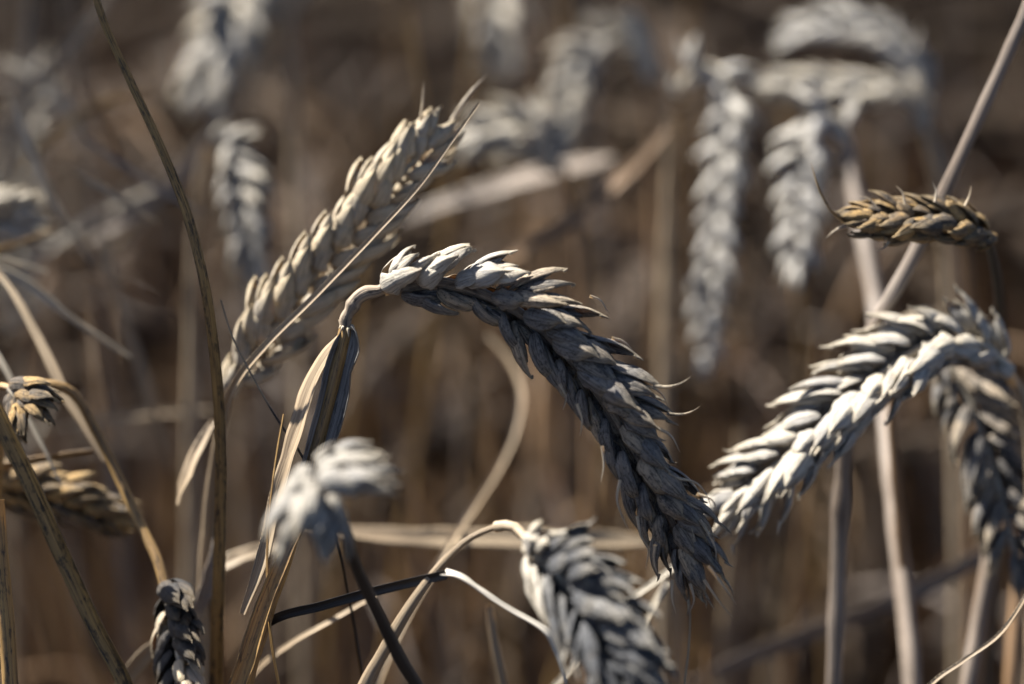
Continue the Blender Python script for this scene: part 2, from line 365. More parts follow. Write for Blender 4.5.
def ear(parent, base_loc, P, mat, phi=0.6, n=21, lod=1, size=1.0, style=None, ref=None, rng=RNG, tilt=0.42, twist=0.0, rach=M_straw_pale, first=0.55, base_tilt=1.1, tilt_lo=1.0):
    """ear > spikelet: spikelets alternate on two rows along the curve P from base to tip"""
    C, x = spline(np.asarray(P) - base_loc, 0.001)
    T, Nn, F = frames(C, None if ref is None and base_loc is None else (CAM if ref is None else np.asarray(ref)) - base_loc)
    u = x / x[-1]
    mb = MB(); tube(mb, C, [(0, 1.25 * MM * size), (0.25, 1.0 * MM), (1, 0.5 * MM)], 8)
    e = link('ear', mb.mesh('ear', rach), parent)
    style = style or (lambda t: 'open' if t < 0.25 else ('tight' if t < 0.6 else 'awned'))
    last = 1 - 8.0 * MM * size / x[-1]
    for i in range(n):
        t = i / (n - 1)
        pos = t * last
        k = int(round(np.interp(pos, u, np.arange(len(u)))))
        sg = 1 if i % 2 == 0 else -1
        a = phi + twist * t + rng.normal(0, 0.07)
        O = sg * (Nn[k] * math.cos(a) + F[k] * math.sin(a))
        if i == n - 1: O = Nn[k] * math.cos(a + 1.57) + F[k] * math.sin(a + 1.57)
        sc = size * np.interp(t, [0, 0.08, 0.25, 0.75, 1], [first, 0.85, 1.0, 0.95, 0.72]) * (1 + rng.normal(0, 0.07))
        tl = (tilt if i < n - 1 else 0.0) * np.interp(t, [0, 0.3, 1], [base_tilt, 1.0, 0.75]) * (tilt_lo if sg < 0 else 1.0) + rng.normal(0, 0.07)
        Z = unit(T[k] * math.cos(tl) + O * math.sin(tl)); X = unit(O * math.cos(tl) - T[k] * math.sin(tl)); Y = np.cross(Z, X)
        ro = rng.normal(0, 0.18); X, Y = X * math.cos(ro) + Y * math.sin(ro), Y * math.cos(ro) - X * math.sin(ro)
        st = style(t) if callable(style) else style
        vs = spikelet_mesh(mat(t, rng) if callable(mat) else mat, lod, st)
        s = link('spikelet', vs[int(rng.integers(len(vs)))], e)
        M = Matrix.Identity(4)
        for r_ in range(3):
            M[r_][0], M[r_][1], M[r_][2] = X[r_] * sc, Y[r_] * sc, Z[r_] * sc
            M[r_][3] = C[k][r_] + O[r_] * 0.0009 * size
        s.matrix_local = M
    return e

def single_spikelets(e, base_loc, mat, style, items, rng):
    """spikelets of a splayed ear one by one: (x, y, depth, image direction dx, dy, towards the viewer, roll, scale)"""
    for (px, py, d, dx, dy, fw, roll, sc) in items:
        c = at(px, py, d - .009) - base_loc
        Z = unit(RGT * dx - UPV * dy - FWD * fw); X0 = unit(-FWD - Z * np.dot(-FWD, Z)); Y0 = np.cross(Z, X0)
        X = X0 * math.cos(roll) + Y0 * math.sin(roll); Y = np.cross(Z, X)
        vs = spikelet_mesh(mat, 0, style); s = link('spikelet', vs[int(rng.integers(len(vs)))], e)
        M = Matrix.Identity(4)
        for r_ in range(3): M[r_][0], M[r_][1], M[r_][2], M[r_][3] = X[r_] * sc, Y[r_] * sc, Z[r_] * sc, c[r_]
        s.matrix_local = M

def to_ground(P, spread=0.0, rng=RNG):
    """continue a stalk whose last point is still in the air down to the soil"""
    P = np.asarray(P, float); p = P[-1].copy(); d = unit(P[-1] - P[-2])
    out = [P]
    for k in range(4):
        d = unit(d * 0.55 + np.array([spread * 0.2, 0, -1.0]) * 0.45) if d[2] < 0.2 else unit(d + np.array([0, 0, -1.2]))
        q = p + d * 0.07
        if q[2] < 0.05: break
        out.append(q[None]); p = q
    out.append(np.array([[p[0] + d[0] * 0.1, p[1] + d[1] * 0.1, -0.01]]))
    return np.vstack(out)
def part_tube(parent, loc, name, P, rad, mat, **kw):
    mb = MB(); tube(mb, np.asarray(P) - loc, rad, ref=CAM - loc, **kw); return link(name, mb.mesh(name, mat), parent)
def part_blade(parent, loc, name, P, wid, mat, **kw):
    mb = MB(); blade(mb, np.asarray(P) - loc, wid, ref=CAM - loc, **kw); return link(name, mb.mesh(name, mat), parent)
def foot(P): return np.array([P[-1][0], P[-1][1], 0.0])

# ------------------------------------------------------------------ the soil
def make_soil():
    mb = MB()
    g = np.linspace(-1, 1, 121); g = np.sign(g) * np.abs(g) ** 2.4 * 60
    X, Y = np.meshgrid(g, g, indexing='ij')
    rr = np.random.default_rng(5)
    Z = (rr.random(X.shape) - 0.5) * 0.02 * np.exp(-np.hypot(X, Y) / 6) - 0.004
    Pt = np.stack([X, Y + 1.0, Z], -1)
    mb.grid(Pt, g * 1000, g * 1000, 0.5, np.zeros(121), False)
    o = link('ground', mb.mesh('ground', M_soil)); o['kind'] = 'structure'; o['label'] = 'bare brown soil under the standing wheat'; o['category'] = 'soil'
make_soil()

# ------------------------------------------------------------------ the ear in focus and its broken stalk
def hero():
    st = to_ground(A((346, 326, .5600), (337, 366, .5605), (321, 430, .5610), (303, 500, .562), (285, 560, .563), (263, 625, .564), (244, 692, .565)))
    loc = foot(st)
    r = root('wheat_plant', 'sharp grey wheat ear nodding over on its broken stalk, the one in focus', 'wheat plant', loc)
    part_tube(r, loc, 'stem', st, [(0, 1.15 * MM), (0.06, 1.3 * MM), (0.3, 1.9 * MM), (1, 2.0 * MM)], M_straw_gold, seg=14, flute=0.10, wob=0.04)
    nk = A((345, 330, .5600), (346, 318, .5598), (351, 309, .5595), (356, 300, .5592), (366, 293, .559), (378, 291, .5588), (390, 286, .5585), (404, 284, .558))
    part_tube(r, loc, 'neck', nk, [(0, 1.0 * MM), (.12, 1.15 * MM), (.22, .95 * MM), (.32, 1.4 * MM), (.38, 1.15 * MM), (.55, 1.3 * MM), (.7, 1.0 * MM), (1, .9 * MM)], M_neck, seg=18, wob=0.07, flute=.05, step=0.0005)
    P = A((385, 289, .5582), (438, 283, .5570), (490, 297, .5560), (540, 328, .5550), (590, 383, .5545), (630, 443, .5550), (666, 510, .5560), (704, 588, .5570))
    ear(r, loc, P, lambda t, r: M_husk_pale if t < .18 and r.random() < .8 else M_husk_grey, phi=0.80, n=24, lod=0, size=1.16, tilt=0.36, first=0.8, twist=-0.25, base_tilt=1.1, tilt_lo=.62, rng=np.random.default_rng(4), rach=M_neck, style=lambda t: 'slim' if RNG.random() < .15 else ('open' if t < .45 else 'awned'))  # cream husks at the base; painted-in shade joins the weathered grey below
    # the sheath hangs round the stalk as an open trough, grey flanks with the golden stalk between them
    sh = A((349, 327, .5600), (351, 335, .5600), (344, 368, .5605), (330, 425, .5610), (316, 470, .562), (301, 520, .563))
    part_blade(r, loc, 'leaf_sheath', sh, [(0, 3.4), (.03, 5.2), (.1, 8.0), (.5, 8.4), (.8, 7.2), (1, 3.5)], M_sheath, ang=(0.4, 0.3, 0.25), curl=1.5, nq=15, thick=0.3, wav=0.03, step=0.001)
    part_blade(r, loc, 'leaf_blade', A((343, 334, .5615), (316, 378, .5630), (298, 432, .563), (279, 492, .563), (264, 556, .563), (243, 614, .563)),
               [(0, 1.2), (.08, 3.4), (.25, 4.4), (.5, 3.2), (.8, 2.6), (1, 1.2)], M_straw, ang=(1.0, .8, .45, .3), fold=.35, nq=9, step=0.001)
    lo = A((303, 528, .556), (288, 556, .556), (268, 608, .557), (252, 655, .558), (238, 700, .559), (228, 760, .561), (224, 840, .563))
    s2 = part_blade(r, loc, 'leaf_sheath', lo, [(0, 1.5), (.08, 3.6), (.25, 5.0), (.6, 5.4), (1, 4.5)], M_straw_gold, ang=(.5, .7, .5), curl=1.3, nq=13, thick=.3, wav=.04, step=.001)
    s2['label'] = 'thick golden streaked sheath low on the stalk'
    for pts in (((602, 446), (604, 464), (601, 482)), ((620, 480), (617, 500), (622, 516), (629, 531)), ((637, 516), (641, 536), (648, 548), (646, 568)), ((577, 404), (582, 420), (580, 436)),
                ((643, 385), (655, 389), (664, 397), (669, 408)), ((658, 428), (671, 436), (680, 452)), ((676, 478), (696, 483), (706, 494), (711, 506)), ((700, 520), (711, 538), (716, 552), (715, 570)),
                ((708, 566), (722, 584), (736, 604)), ((704, 580), (718, 600), (732, 617)), ((672, 580), (672, 598), (676, 614)), ((590, 296), (600, 300), (608, 312)), ((612, 338), (624, 342), (634, 352)),
                ((655, 545), (654, 562), (660, 580)), ((690, 584), (694, 600), (690, 612)), ((560, 384), (566, 398), (563, 410)), ((697, 494), (712, 500), (718, 512))):
        d0 = .5500 + RNG.normal(0, .002)
        part_tube(r, loc, 'awn', np.array([at(x_, y_, d0 + .0006 * i_) for i_, (x_, y_) in enumerate(pts)]), [(0, .34 * MM), (.4, .24 * MM), (1, .05 * MM)], M_husk_gold, seg=6, step=.0006)
    mb = MB(); rg = np.random.default_rng(8)
    for k in range(9):                                   # torn collar where the stalk snapped
        a = k / 9 * 6.28 + rg.normal(0, .2); c = at(347, 325, .5598) - loc
        p0 = c + np.array([math.cos(a), math.sin(a), 0]) * 1.05 * MM; p1 = p0 + np.array([math.cos(a) * .5, math.sin(a) * .5, rg.normal(-.3, .7)]) * 1.3 * MM
        tube(mb, np.array([p0 - [0, 0, .5 * MM], p0, p1]), [(0, .36 * MM), (.6, .28 * MM), (1, .06 * MM)], 6, step=.0004, rng=rg)
    link('collar', mb.mesh('collar', M_husk_gold), r)
hero()

# ------------------------------------------------------------------ plants around it that can be told apart
def plant(label, stem, rad, smat, earp=None, hmat=None, neck_r=None, e=None, cat='wheat plant', name='wheat_plant', ground=True, flute=0.08, seg=12):
    st = to_ground(stem) if ground else np.asarray(stem)
    loc = foot(st)
    r = root(name, label, cat, loc)
    rads = rad if isinstance(rad, list) else [(0, rad * .75), (.15, rad * .9), (.4, rad), (1, rad * 1.1)]
    part_tube(r, loc, 'stem', st, rads, smat, seg=16, flute=.09, wob=.07)
    if earp is not None: ear(r, loc, earp, hmat, **(e or {}))
    return r, loc
rg = lambda k: np.random.default_rng(k)
def hw(px, d): return mmpx(px, d) / 2
tight = lambda t: 'tight' if t < .7 else 'awned'
blunt = lambda t: 'blunt'
opn = lambda t: 'open' if t < .5 else 'tight'

# upright straw-coloured ear behind the neck
r, l = plant('upright straw-coloured ear slanting up beside the neck of the sharp grey ear',
             A((228, 392, .596), (219, 440, .600), (210, 500, .604), (204, 580, .608), (200, 690, .612)), hw(15, .6), M_straw,
             A((230, 394, .596), (272, 330, .594), (318, 270, .592), (366, 213, .591), (412, 163, .591), (456, 118, .592)), M_husk_gold,
             e=dict(phi=.6, n=22, lod=0, tilt=.40, size=1.1, style=lambda t: 'plump', rng=rg(21)))
for pts, w in ((A((452, 120, .592), (468, 96, .591), (487, 74, .59)), .55), (A((412, 152, .59), (421, 118, .589), (424, 82, .588)), .42)):
    part_tube(r, l, 'awn', pts, [(0, w * MM), (.6, w * .8 * MM), (1, .08 * MM)], M_husk_gold, seg=6)
part_blade(r, l, 'leaf_blade', A((214, 420, .599), (198, 450, .597), (184, 486, .595), (178, 505, .595)), [(0, 1.2), (.4, 2.4), (.75, 2.8), (1, .6)], M_straw, ang=(.3, .9), fold=.4)

# right-hand pair: the arched ear, and the dark one hanging behind it
plant('bright sunlit ear arched over sideways, white husks on top and a dark underside',
      A((1008, 372, .612), (1022, 400, .616), (1030, 450, .62), (1032, 560, .625), (1030, 690, .63)), hw(15, .61), M_straw,
      A((1010, 372, .606), (980, 345, .603), (930, 345, .598), (880, 376, .594), (830, 418, .592), (780, 462, .592), (735, 497, .594), (700, 522, .595)), M_husk_pale,
      e=dict(phi=.75, n=26, lod=0, tilt=.38, size=1.18, style=lambda t: 'tight' if t < .15 else ('slim' if RNG.random() < .4 else 'tight'), base_tilt=.8, rng=rg(31)))
plant('dark ear hanging straight down behind the arched ear, lit only along one edge',
      A((905, 318, .634), (896, 335, .636), (892, 420, .64), (902, 560, .645), (912, 690, .65)), hw(14, .63), M_straw_brown,
      A((900, 322, .630), (930, 338, .629), (958, 378, .627), (980, 430, .625), (998, 485, .624), (1012, 540, .623), (1022, 590, .623)), M_husk_grey,
      e=dict(phi=-.2, n=22, lod=0, tilt=.38, size=1.05, style=lambda t: 'slim' if RNG.random() < .6 else 'tight', rng=rg(32)))
# level mouldy ear, its shade put into the dark husk colour, with a curling awn
r, l = plant('dark shaded mouldy ear lying level across the slanting straw, a curling awn at its tip',
             A((988, 240, .588), (995, 268, .598), (1000, 310, .615), (1002, 370, .635), (998, 520, .66), (990, 690, .68)), hw(13, .59), M_straw_dark,
             A((994, 238, .588), (960, 226, .584), (920, 221, .582), (880, 219, .580), (842, 220, .579)), M_husk_dark,
             e=dict(phi=.75, n=17, lod=0, tilt=.33, size=.80, style=blunt, rng=rg(33), rach=M_straw_gold))
part_tube(r, l, 'awn', A((846, 222, .579), (832, 212, .578), (820, 192, .577), (811, 163, .577)), [(0, .45 * MM), (.5, .3 * MM), (1, .06 * MM)], M_straw_gold, seg=6)
part_tube(r, l, 'awn', A((846, 226, .579), (836, 230, .578), (826, 238, .578)), [(0, .5 * MM), (1, .06 * MM)], M_husk_gold, seg=6)

for pts in (((905, 204), (902, 192), (896, 186)), ((935, 202), (936, 190), (932, 182)), ((965, 206), (970, 194), (971, 186)), ((875, 206), (868, 198), (860, 196)), ((890, 240), (884, 248), (876, 250))):
    part_tube(r, l, 'awn', np.array([at(x_, y_, .578) for x_, y_ in pts]), [(0, .35 * MM), (1, .05 * MM)], M_husk_gold, seg=6, step=.001)
# slanting straw with a kink
plant('long straw slanting across the upper corner, kinked where it passes behind the arched ear',
      A((1046, -40, .590), (1022, 20, .592), (968, 140, .596), (912, 258, .600), (872, 328, .602), (858, 352, .604), (850, 400, .608), (843, 470, .612), (838, 560, .616), (833, 690, .62)),
      [(0, hw(13, .6)), (.13, hw(14, .6)), (.14, hw(18, .6)), (.15, hw(15, .6)), (.30, hw(16, .6)), (.34, hw(18, .6)), (.38, hw(12, .6)), (.5, hw(15, .6)), (1, hw(18, .6))], M_straw_grey, cat='straw stalk', name='straw_stalk')

# blurred pale ears of the upper right
plant('small blurred white ear hanging beneath the blurred horizontal ear, on a grey-blue stalk',
      A((846, 140, .712), (852, 180, .708), (866, 250, .698), (878, 320, .688), (884, 400, .672), (893, 500, .655), (905, 610, .642), (912, 690, .635)), hw(19, .68), M_straw_grey,
      A((846, 140, .712), (838, 118, .712), (816, 118, .711), (804, 150, .710), (800, 200, .710), (797, 255, .71), (800, 285, .71)), M_husk_white,
      e=dict(phi=.3, n=17, lod=1, tilt=.45, size=.8, style=opn, rng=rg(41)))
plant('long blurred white ear hanging straight down, tapering to a thin end',
      A((672, 120, .74), (668, 200, .745), (664, 350, .75), (662, 690, .76)), hw(16, .74), M_straw,
      A((676, 95, .742), (700, 66, .740), (726, 78, .738), (728, 130, .736), (722, 190, .735), (714, 250, .735), (708, 310, .736), (705, 375, .738)), M_husk_white,
      e=dict(phi=.4, n=24, lod=1, tilt=.36, size=.8, style=opn, rng=rg(42)))
plant('blurred ear lying level among the upper ears, a row of round bright husks along it',
      A((922, 120, .742), (938, 180, .745), (950, 300, .75), (958, 690, .76)), hw(14, .75), M_straw,
      A((926, 130, .742), (910, 96, .740), (870, 90, .738), (825, 87, .737), (780, 85, .736), (742, 82, .736)), M_husk_pale,
      e=dict(phi=.9, n=20, lod=1, tilt=.40, size=.78, style=blunt, rng=rg(43)))
plant('blurred ear curving across the top like a bow above the level ear',
      A((925, 100, .775), (945, 170, .78), (965, 300, .785), (975, 690, .80)), hw(14, .77), M_straw_brown,
      A((924, 110, .775), (912, 66, .774), (884, 40, .772), (845, 26, .771), (806, 30, .770), (778, 50, .770)), M_husk_white,
      e=dict(phi=.6, n=20, lod=1, tilt=.36, size=.78, style=opn, rng=rg(44)))
plant('faint blurred ear hooked over at the top, hanging above a bright leaf end',
      A((640, 60, .81), (650, 110, .815), (655, 250, .82), (660, 690, .84)), hw(12, .81), M_straw_brown,
      A((636, 44, .81), (606, 38, .808), (580, 62, .806), (568, 98, .805), (563, 130, .805), (560, 165, .806)), M_husk_pale,
      e=dict(phi=.3, n=18, lod=1, tilt=.34, size=.86, style=opn, rng=rg(45)))
# blurred ears of the upper left
plant('blurred silvery ear hanging down behind the tall brown leaf',
      A((206, 150, .712), (196, 220, .718), (190, 400, .725), (188, 690, .735)), hw(14, .71), M_straw,
      A((214, 138, .710), (230, 140, .708), (240, 175, .706), (246, 215, .705), (252, 255, .705), (258, 290, .706)), M_husk_pale,
      e=dict(phi=.35, n=18, lod=1, tilt=.36, size=.72, style=opn, rng=rg(46)))
plant('soft pale ear leaning down from the top edge above the silvery hanging ear',
      A((262, -60, .79), (280, -20, .79), (292, 100, .795), (300, 300, .80), (305, 690, .81)), hw(15, .79), M_straw,
      A((262, -60, .79), (244, -20, .788), (228, 30, .786), (208, 78, .785), (188, 118, .785)), M_husk_pale,
      e=dict(phi=.35, n=20, lod=1, tilt=.40, size=1.15, style=opn, rng=rg(47)))
plant('faint blurred ear hanging from the top edge at the middle',
      A((520, -40, .90), (548, 0, .90), (555, 200, .91), (560, 690, .93)), hw(14, .9), M_straw_brown,
      A((520, -40, .90), (505, -20, .898), (500, 15, .896), (506, 50, .895), (512, 85, .895)), M_husk_pale,
      e=dict(phi=.35, n=18, lod=1, tilt=.36, size=1.1, style=opn, rng=rg(48)))
plant('blurred whitish ear poking in from the edge beside thin pale awn-like straws',
      A((-60, 260, .66), (-70, 330, .665), (-72, 690, .68)), hw(14, .66), M_straw,
      A((-62, 250, .66), (-40, 226, .658), (-10, 220, .656), (20, 218, .655), (46, 222, .655)), M_husk_pale,
      e=dict(phi=.45, n=16, lod=1, tilt=.36, size=.9, style=tight, rng=rg(49)))
plant('hazy upright ear deep in the corner among crossing straws',
      A((18, 330, .80), (16, 400, .805), (14, 690, .82)), hw(13, .8), M_straw,
      A((18, 330, .80), (14, 260, .798), (16, 190, .797), (30, 120, .797), (44, 60, .797)), M_husk_pale,
      e=dict(phi=.45, n=20, lod=1, tilt=.40, size=.95, style=opn, rng=rg(50)))
plant('blurred rounded ear top showing just past the point of the upright straw-coloured ear',
      A((560, 165, .735), (572, 210, .738), (585, 350, .742), (590, 690, .75)), hw(13, .74), M_straw_brown,
      A((560, 168, .735), (536, 136, .733), (505, 130, .731), (478, 140, .730), (462, 162, .73)), M_husk_pale,
      e=dict(phi=.5, n=15, lod=1, tilt=.42, size=.95, style=opn, rng=rg(51)))

# foreground ears
r, l = plant('out-of-focus whitish ear nodding towards the viewer on a dark shaded stalk',
             A((334, 500, .518), (346, 530, .524), (352, 556, .530), (374, 606, .538), (402, 662, .545), (424, 700, .55)), hw(15, .54), M_straw_dark)  # the stalk's shade is put into its near-black straw colour
mb = MB(); tube(mb, A((336, 505, .519), (330, 488, .514), (326, 484, .507), (324, 490, .500)) - l, 1.2 * MM, ref=CAM - l)
e = link('ear', mb.mesh('ear', M_straw_pale), r)
single_spikelets(e, l, M_husk_mid, 'open', [
    (310, 484, .508, -.30, .9, .25, .6, 1.1), (324, 496, .508, .06, 1.0, .15, -.5, .9), (306, 466, .513, -.1, .85, .1, 1.2, .85), (318, 468, .514, .95, .05, -.15, -1.3, 1.0)], rg(61))
single_spikelets(e, l, M_husk_mid, 'tight', [(320, 474, .507, .97, .28, .1, -.9, 1.02), (304, 478, .508, -.12, .9, .25, .4, .8), (316, 464, .516, .8, -.1, -.2, -1.0, .85)], rg(66))
r, l = plant('blurred blue-black ear drooping out of the bottom edge on a smooth curving stalk',
             A((500, 525, .544), (470, 538, .546), (440, 566, .548), (410, 606, .550), (384, 650, .552), (362, 692, .554)), [(0, hw(6, .545)), (.05, hw(13, .545)), (.15, hw(14, .55)), (1, hw(17, .55))], M_straw,
             A((528, 548, .526), (558, 573, .518), (587, 607, .512), (611, 645, .508), (632, 690, .506), (648, 740, .505)), lambda t, r: M_husk_pale if t < .17 else M_husk_shade,  # sunlit top painted as pale husks, shaded rest as blue-black ones
             e=dict(phi=.6, n=22, lod=0, tilt=.36, size=1.15, style=lambda t: 'open' if t < .3 else ('slim' if RNG.random() < .25 else 'tight'), rng=rg(62), first=.8))
part_tube(r, l, 'neck', A((496, 527, .544), (512, 526, .542), (524, 536, .540), (534, 552, .528)), [(0, hw(12, .54)), (.5, hw(10, .54)), (1, hw(9, .54))], M_straw)
# lower left: bent straw, dark ears
r, l = plant('dark blotched ear with a few cream grains showing, below a bent brown straw',
             A((166, 590, .583), (158, 560, .585), (146, 535, .587), (120, 480, .590), (96, 430, .590), (72, 392, .588), (48, 384, .587), (24, 388, .588), (4, 420, .592), (-4, 520, .6), (-8, 690, .61)), [(0, hw(10, .585)), (.2, hw(11, .585)), (1, hw(14, .6))], M_straw_gold,
             A((166, 588, .583), (172, 610, .581), (178, 640, .579), (182, 675, .578), (184, 720, .578), (184, 770, .579)), lambda t, r: M_husk_gold if r.random() < .16 else M_husk_black,
             e=dict(phi=1.1, n=17, lod=0, tilt=.75, size=.86, style='plump', rng=rg(63), first=1.0))
plant('brown shaded mouldy ear lying level near the edge under the bent straw',
      A((-40, 470, .615), (-60, 520, .62), (-66, 690, .63)), hw(13, .61), M_straw_gold,
      A((-40, 474, .615), (-4, 482, .613), (36, 492, .612), (76, 503, .611), (112, 515, .611), (138, 526, .612)), M_husk_dark,
      e=dict(phi=.7, n=18, lod=1, tilt=.34, size=.85, style=blunt, rng=rg(64)))
plant('little blue-black ear stub clasped by the bend of the brown straw',
      A((18, 392, .578), (2, 386, .580), (-20, 400, .585), (-34, 470, .59), (-40, 690, .60)), hw(10, .58), M_straw_gold,
      A((10, 388, .578), (18, 398, .577), (20, 414, .576), (18, 436, .576)), M_husk_dark,
      e=dict(phi=.5, n=6, lod=0, tilt=.4, size=.8, style=blunt, rng=rg(65), first=1.0))

# ------------------------------------------------------------------ loose leaves and straws
def leaf(label, P, wid, mat, ground=False, name='dead_leaf', cat='dead leaf', **kw):
    P = to_ground(P) if ground else np.asarray(P)
    loc = np.array([P[-1][0], P[-1][1], 0.0]) if ground else P[-1].copy()
    mb = MB(); blade(mb, P - loc, wid, ref=CAM - loc, **kw)
    o = link(name, mb.mesh(name, mat)); o.location = loc
    return tag(o, label, cat)
def straw(label, P, rad, mat, ground=True, name='straw_stalk', cat='straw stalk', **kw):
    P = to_ground(P) if ground else np.asarray(P)
    loc = foot(P) if ground else P[-1].copy()
    mb = MB(); tube(mb, P - loc, rad, ref=CAM - loc, seg=10, flute=.08, wob=.04, **kw)
    o = link(name, mb.mesh(name, mat)); o.location = loc
    return tag(o, label, cat)
def pw(px, d): return mmpx(px, d) * 1000

leaf('tall dark brown mottled leaf rising to the top edge, narrowing to a point', A((88, -30, .560), (104, 22, .561), (130, 80, .562), (160, 145, .562), (186, 210, .563), (205, 285, .565), (216, 365, .570), (221, 450, .576), (220, 550, .582), (216, 690, .59)),
     [(0, 1.3), (.06, 2.0), (.2, 3.0), (.35, 3.6), (.6, 3.4), (1, 3.2)], M_straw_mottle, ground=True, ang=(.15, .05, .3, .5), fold=.35, step=.001)
leaf('thin rolled golden straw leaf slanting across the upright straw-coloured ear', A((479, 104, .572), (452, 142, .571), (420, 186, .570), (372, 238, .570), (318, 294, .571), (266, 346, .574), (236, 384, .579), (222, 430, .588), (214, 520, .6)),
     [(0, .5), (.06, 1.4), (.15, 2.5), (.3, 2.3), (1, 2.2)], M_straw, ground=True, ang=.5, fold=.45, step=.001)
leaf('thin black leaf tip crossing the stalk below the neck of the sharp grey ear', A((221, 300, .572), (232, 335, .570), (252, 375, .568), (278, 420, .566), (300, 452, .566), (330, 520, .570), (350, 600, .58)),
     [(0, .2), (.15, .7), (.5, 1.3), (1, 1.8)], M_straw_dark, ground=True, ang=.7, fold=.5, step=.001)
leaf('narrow upright brown straw leaf beside the thick golden sheath', A((284, 414, .556), (277, 455, .556), (269, 520, .556), (268, 580, .557), (272, 640, .558), (282, 700, .56)),
     [(0, .3), (.1, .9), (.4, 1.5), (.7, 1.3), (1, 2)], M_straw_gold, ground=True, ang=(.9, .5), fold=.5, step=.001)
o = leaf('bent leaf, black half then white half, hooked down over the curving stalk', A((566, 684, .541), (556, 655, .541), (546, 634, .541), (512, 612, .5415), (478, 590, .542), (458, 577, .543), (444, 574, .545)),
     [(0, .6), (.2, 1.0), (.32, 1.7), (.6, 1.4), (.85, 1.9), (1, 1.8)], straw_mat('leaf_bleached', (0.62, 0.58, 0.50), (0.48, 0.44, 0.38), (0.03, 0.03, 0.032), 0.0), ang=(.9, 1.1, .9), fold=.45, step=.0006, wav=.12)
bl = to_ground(A((447, 574, .5448), (412, 582, .551), (370, 592, .556), (320, 606, .561), (276, 618, .565), (250, 640, .568), (236, 700, .572)))
part_blade(o, np.array(o.location), 'blackened_half', bl, [(0, 1.7), (.3, 1.7), (1, 1.6)], M_straw_dark, ang=(-.2, -.2), fold=.45, step=.001)
leaf('dark mottled straw leaning down in the lower corner with a golden split', A((-14, 385, .548), (6, 425, .548), (34, 484, .549), (66, 556, .551), (98, 626, .553), (132, 694, .555)),
     [(0, 4.4), (.12, 4.0), (.3, 2.7), (.5, 2.2), (1, 2.6)], M_straw_mottle, ground=True, ang=(.5, .6), curl=1.2, step=.001)
straw('short golden straw standing at the very edge of the lower corner', A((-4, 500, .556), (0, 560, .556), (6, 625, .557), (11, 700, .558)), hw(17, .556), M_straw_gold)
leaf('pale cream leaf bending down to a dark point near the bent brown straw', A((-10, 262, .610), (12, 290, .606), (40, 340, .602), (64, 390, .599), (88, 430, .597), (104, 462, .596)), [(0, 1.2), (.3, 1.7), (.6, 2.4), (.9, 1.7), (1, .5)], M_straw, ang=(.6, .2), fold=.3)
leaf('thin pale straw leaf sloping downward below the whitish ear at the edge', A((-20, 262, .625), (20, 278, .624), (72, 318, .624), (130, 357, .625)), [(0, 2.2), (.5, 1.7), (1, .6)], M_straw_pale, ang=.6, fold=.3)
leaf('short pale awn-like leaf pointing sideways above the thin sloping straw leaf', A((-25, 256, .63), (10, 262, .63), (48, 272, .63)), [(0, 2.0), (.5, 1.5), (1, .3)], M_straw_pale, ang=.6, fold=.3)
leaf('wispy golden leaf rising at the edge just above the pale awn-like leaf', A((-20, 252, .64), (16, 244, .64), (52, 230, .64)), [(0, 2.0), (.5, 1.3), (1, .3)], M_straw_gold, ang=.6, fold=.3)
leaf('thin pale leaf with a forked look running down past the ear stub', A((-12, 340, .60), (10, 376, .598), (30, 420, .597), (48, 456, .596), (62, 486, .596)), [(0, 1.6), (.5, 1.3), (1, .3)], M_straw_pale, ang=.5, fold=.3)
leaf('level brown straw leaf touching the pale leaf point, over the brown shaded mouldy ear', A((-30, 474, .602), (20, 462, .601), (60, 455, .600), (92, 450, .6)), [(0, 2.2), (.6, 1.8), (1, 1.0)], M_straw_gold, ang=.8, fold=.3)
leaf('broad blurred pale leaf lying level between the whitish nodding ear and the sharp ear', A((300, 526, .630), (380, 535, .632), (450, 538, .634), (540, 538, .636), (610, 540, .638), (668, 542, .64)), [(0, 1), (.25, 3.8), (.5, 4.6), (.8, 4.2), (1, 1.5)], M_straw, ang=(-.15, -.3, -.1), wav=.12, fold=.15)
leaf('bow-shaped blurred pale straw curving down behind the middle of the sharp ear', A((488, 335, .69), (508, 358, .688), (521, 390, .684), (516, 428, .678), (500, 466, .668), (478, 502, .655), (446, 552, .625), (410, 612, .62), (376, 690, .615)), [(0, 1.4), (.15, 2.2), (.4, 2.6), (1, 2.8)], M_straw, ground=True, ang=(.1, .6), curl=1.2)
leaf('wide brown leaf blurred across the upper corner, slanting down from the top', A((310, -20, .80), (264, 55, .795), (208, 130, .79), (150, 205, .785), (92, 275, .78)), [(0, 3), (.3, 4.2), (.7, 4), (1, 2)], M_straw, ang=(-.2, -.4), fold=.15)
leaf('blurred pale leaf lying nearly level, its bright end beyond the tip of the straw-coloured ear', A((612, 158, .77), (560, 170, .768), (500, 186, .766), (448, 202, .765), (396, 222, .765)), [(0, 2), (.15, 5.0), (.3, 5.4), (.7, 4.0), (1, 2)], M_straw_grey, ang=(.9, .6, .2), fold=.12)
leaf('blurred brown leaf slanting up above the back of the sharp ear', A((668, 128, .74), (628, 172, .735), (580, 214, .73), (524, 250, .725), (490, 270, .72)), [(0, 2), (.3, 3.6), (.7, 3.2), (1, 1.5)], M_straw_brown, ang=(.1, .3), fold=.15)
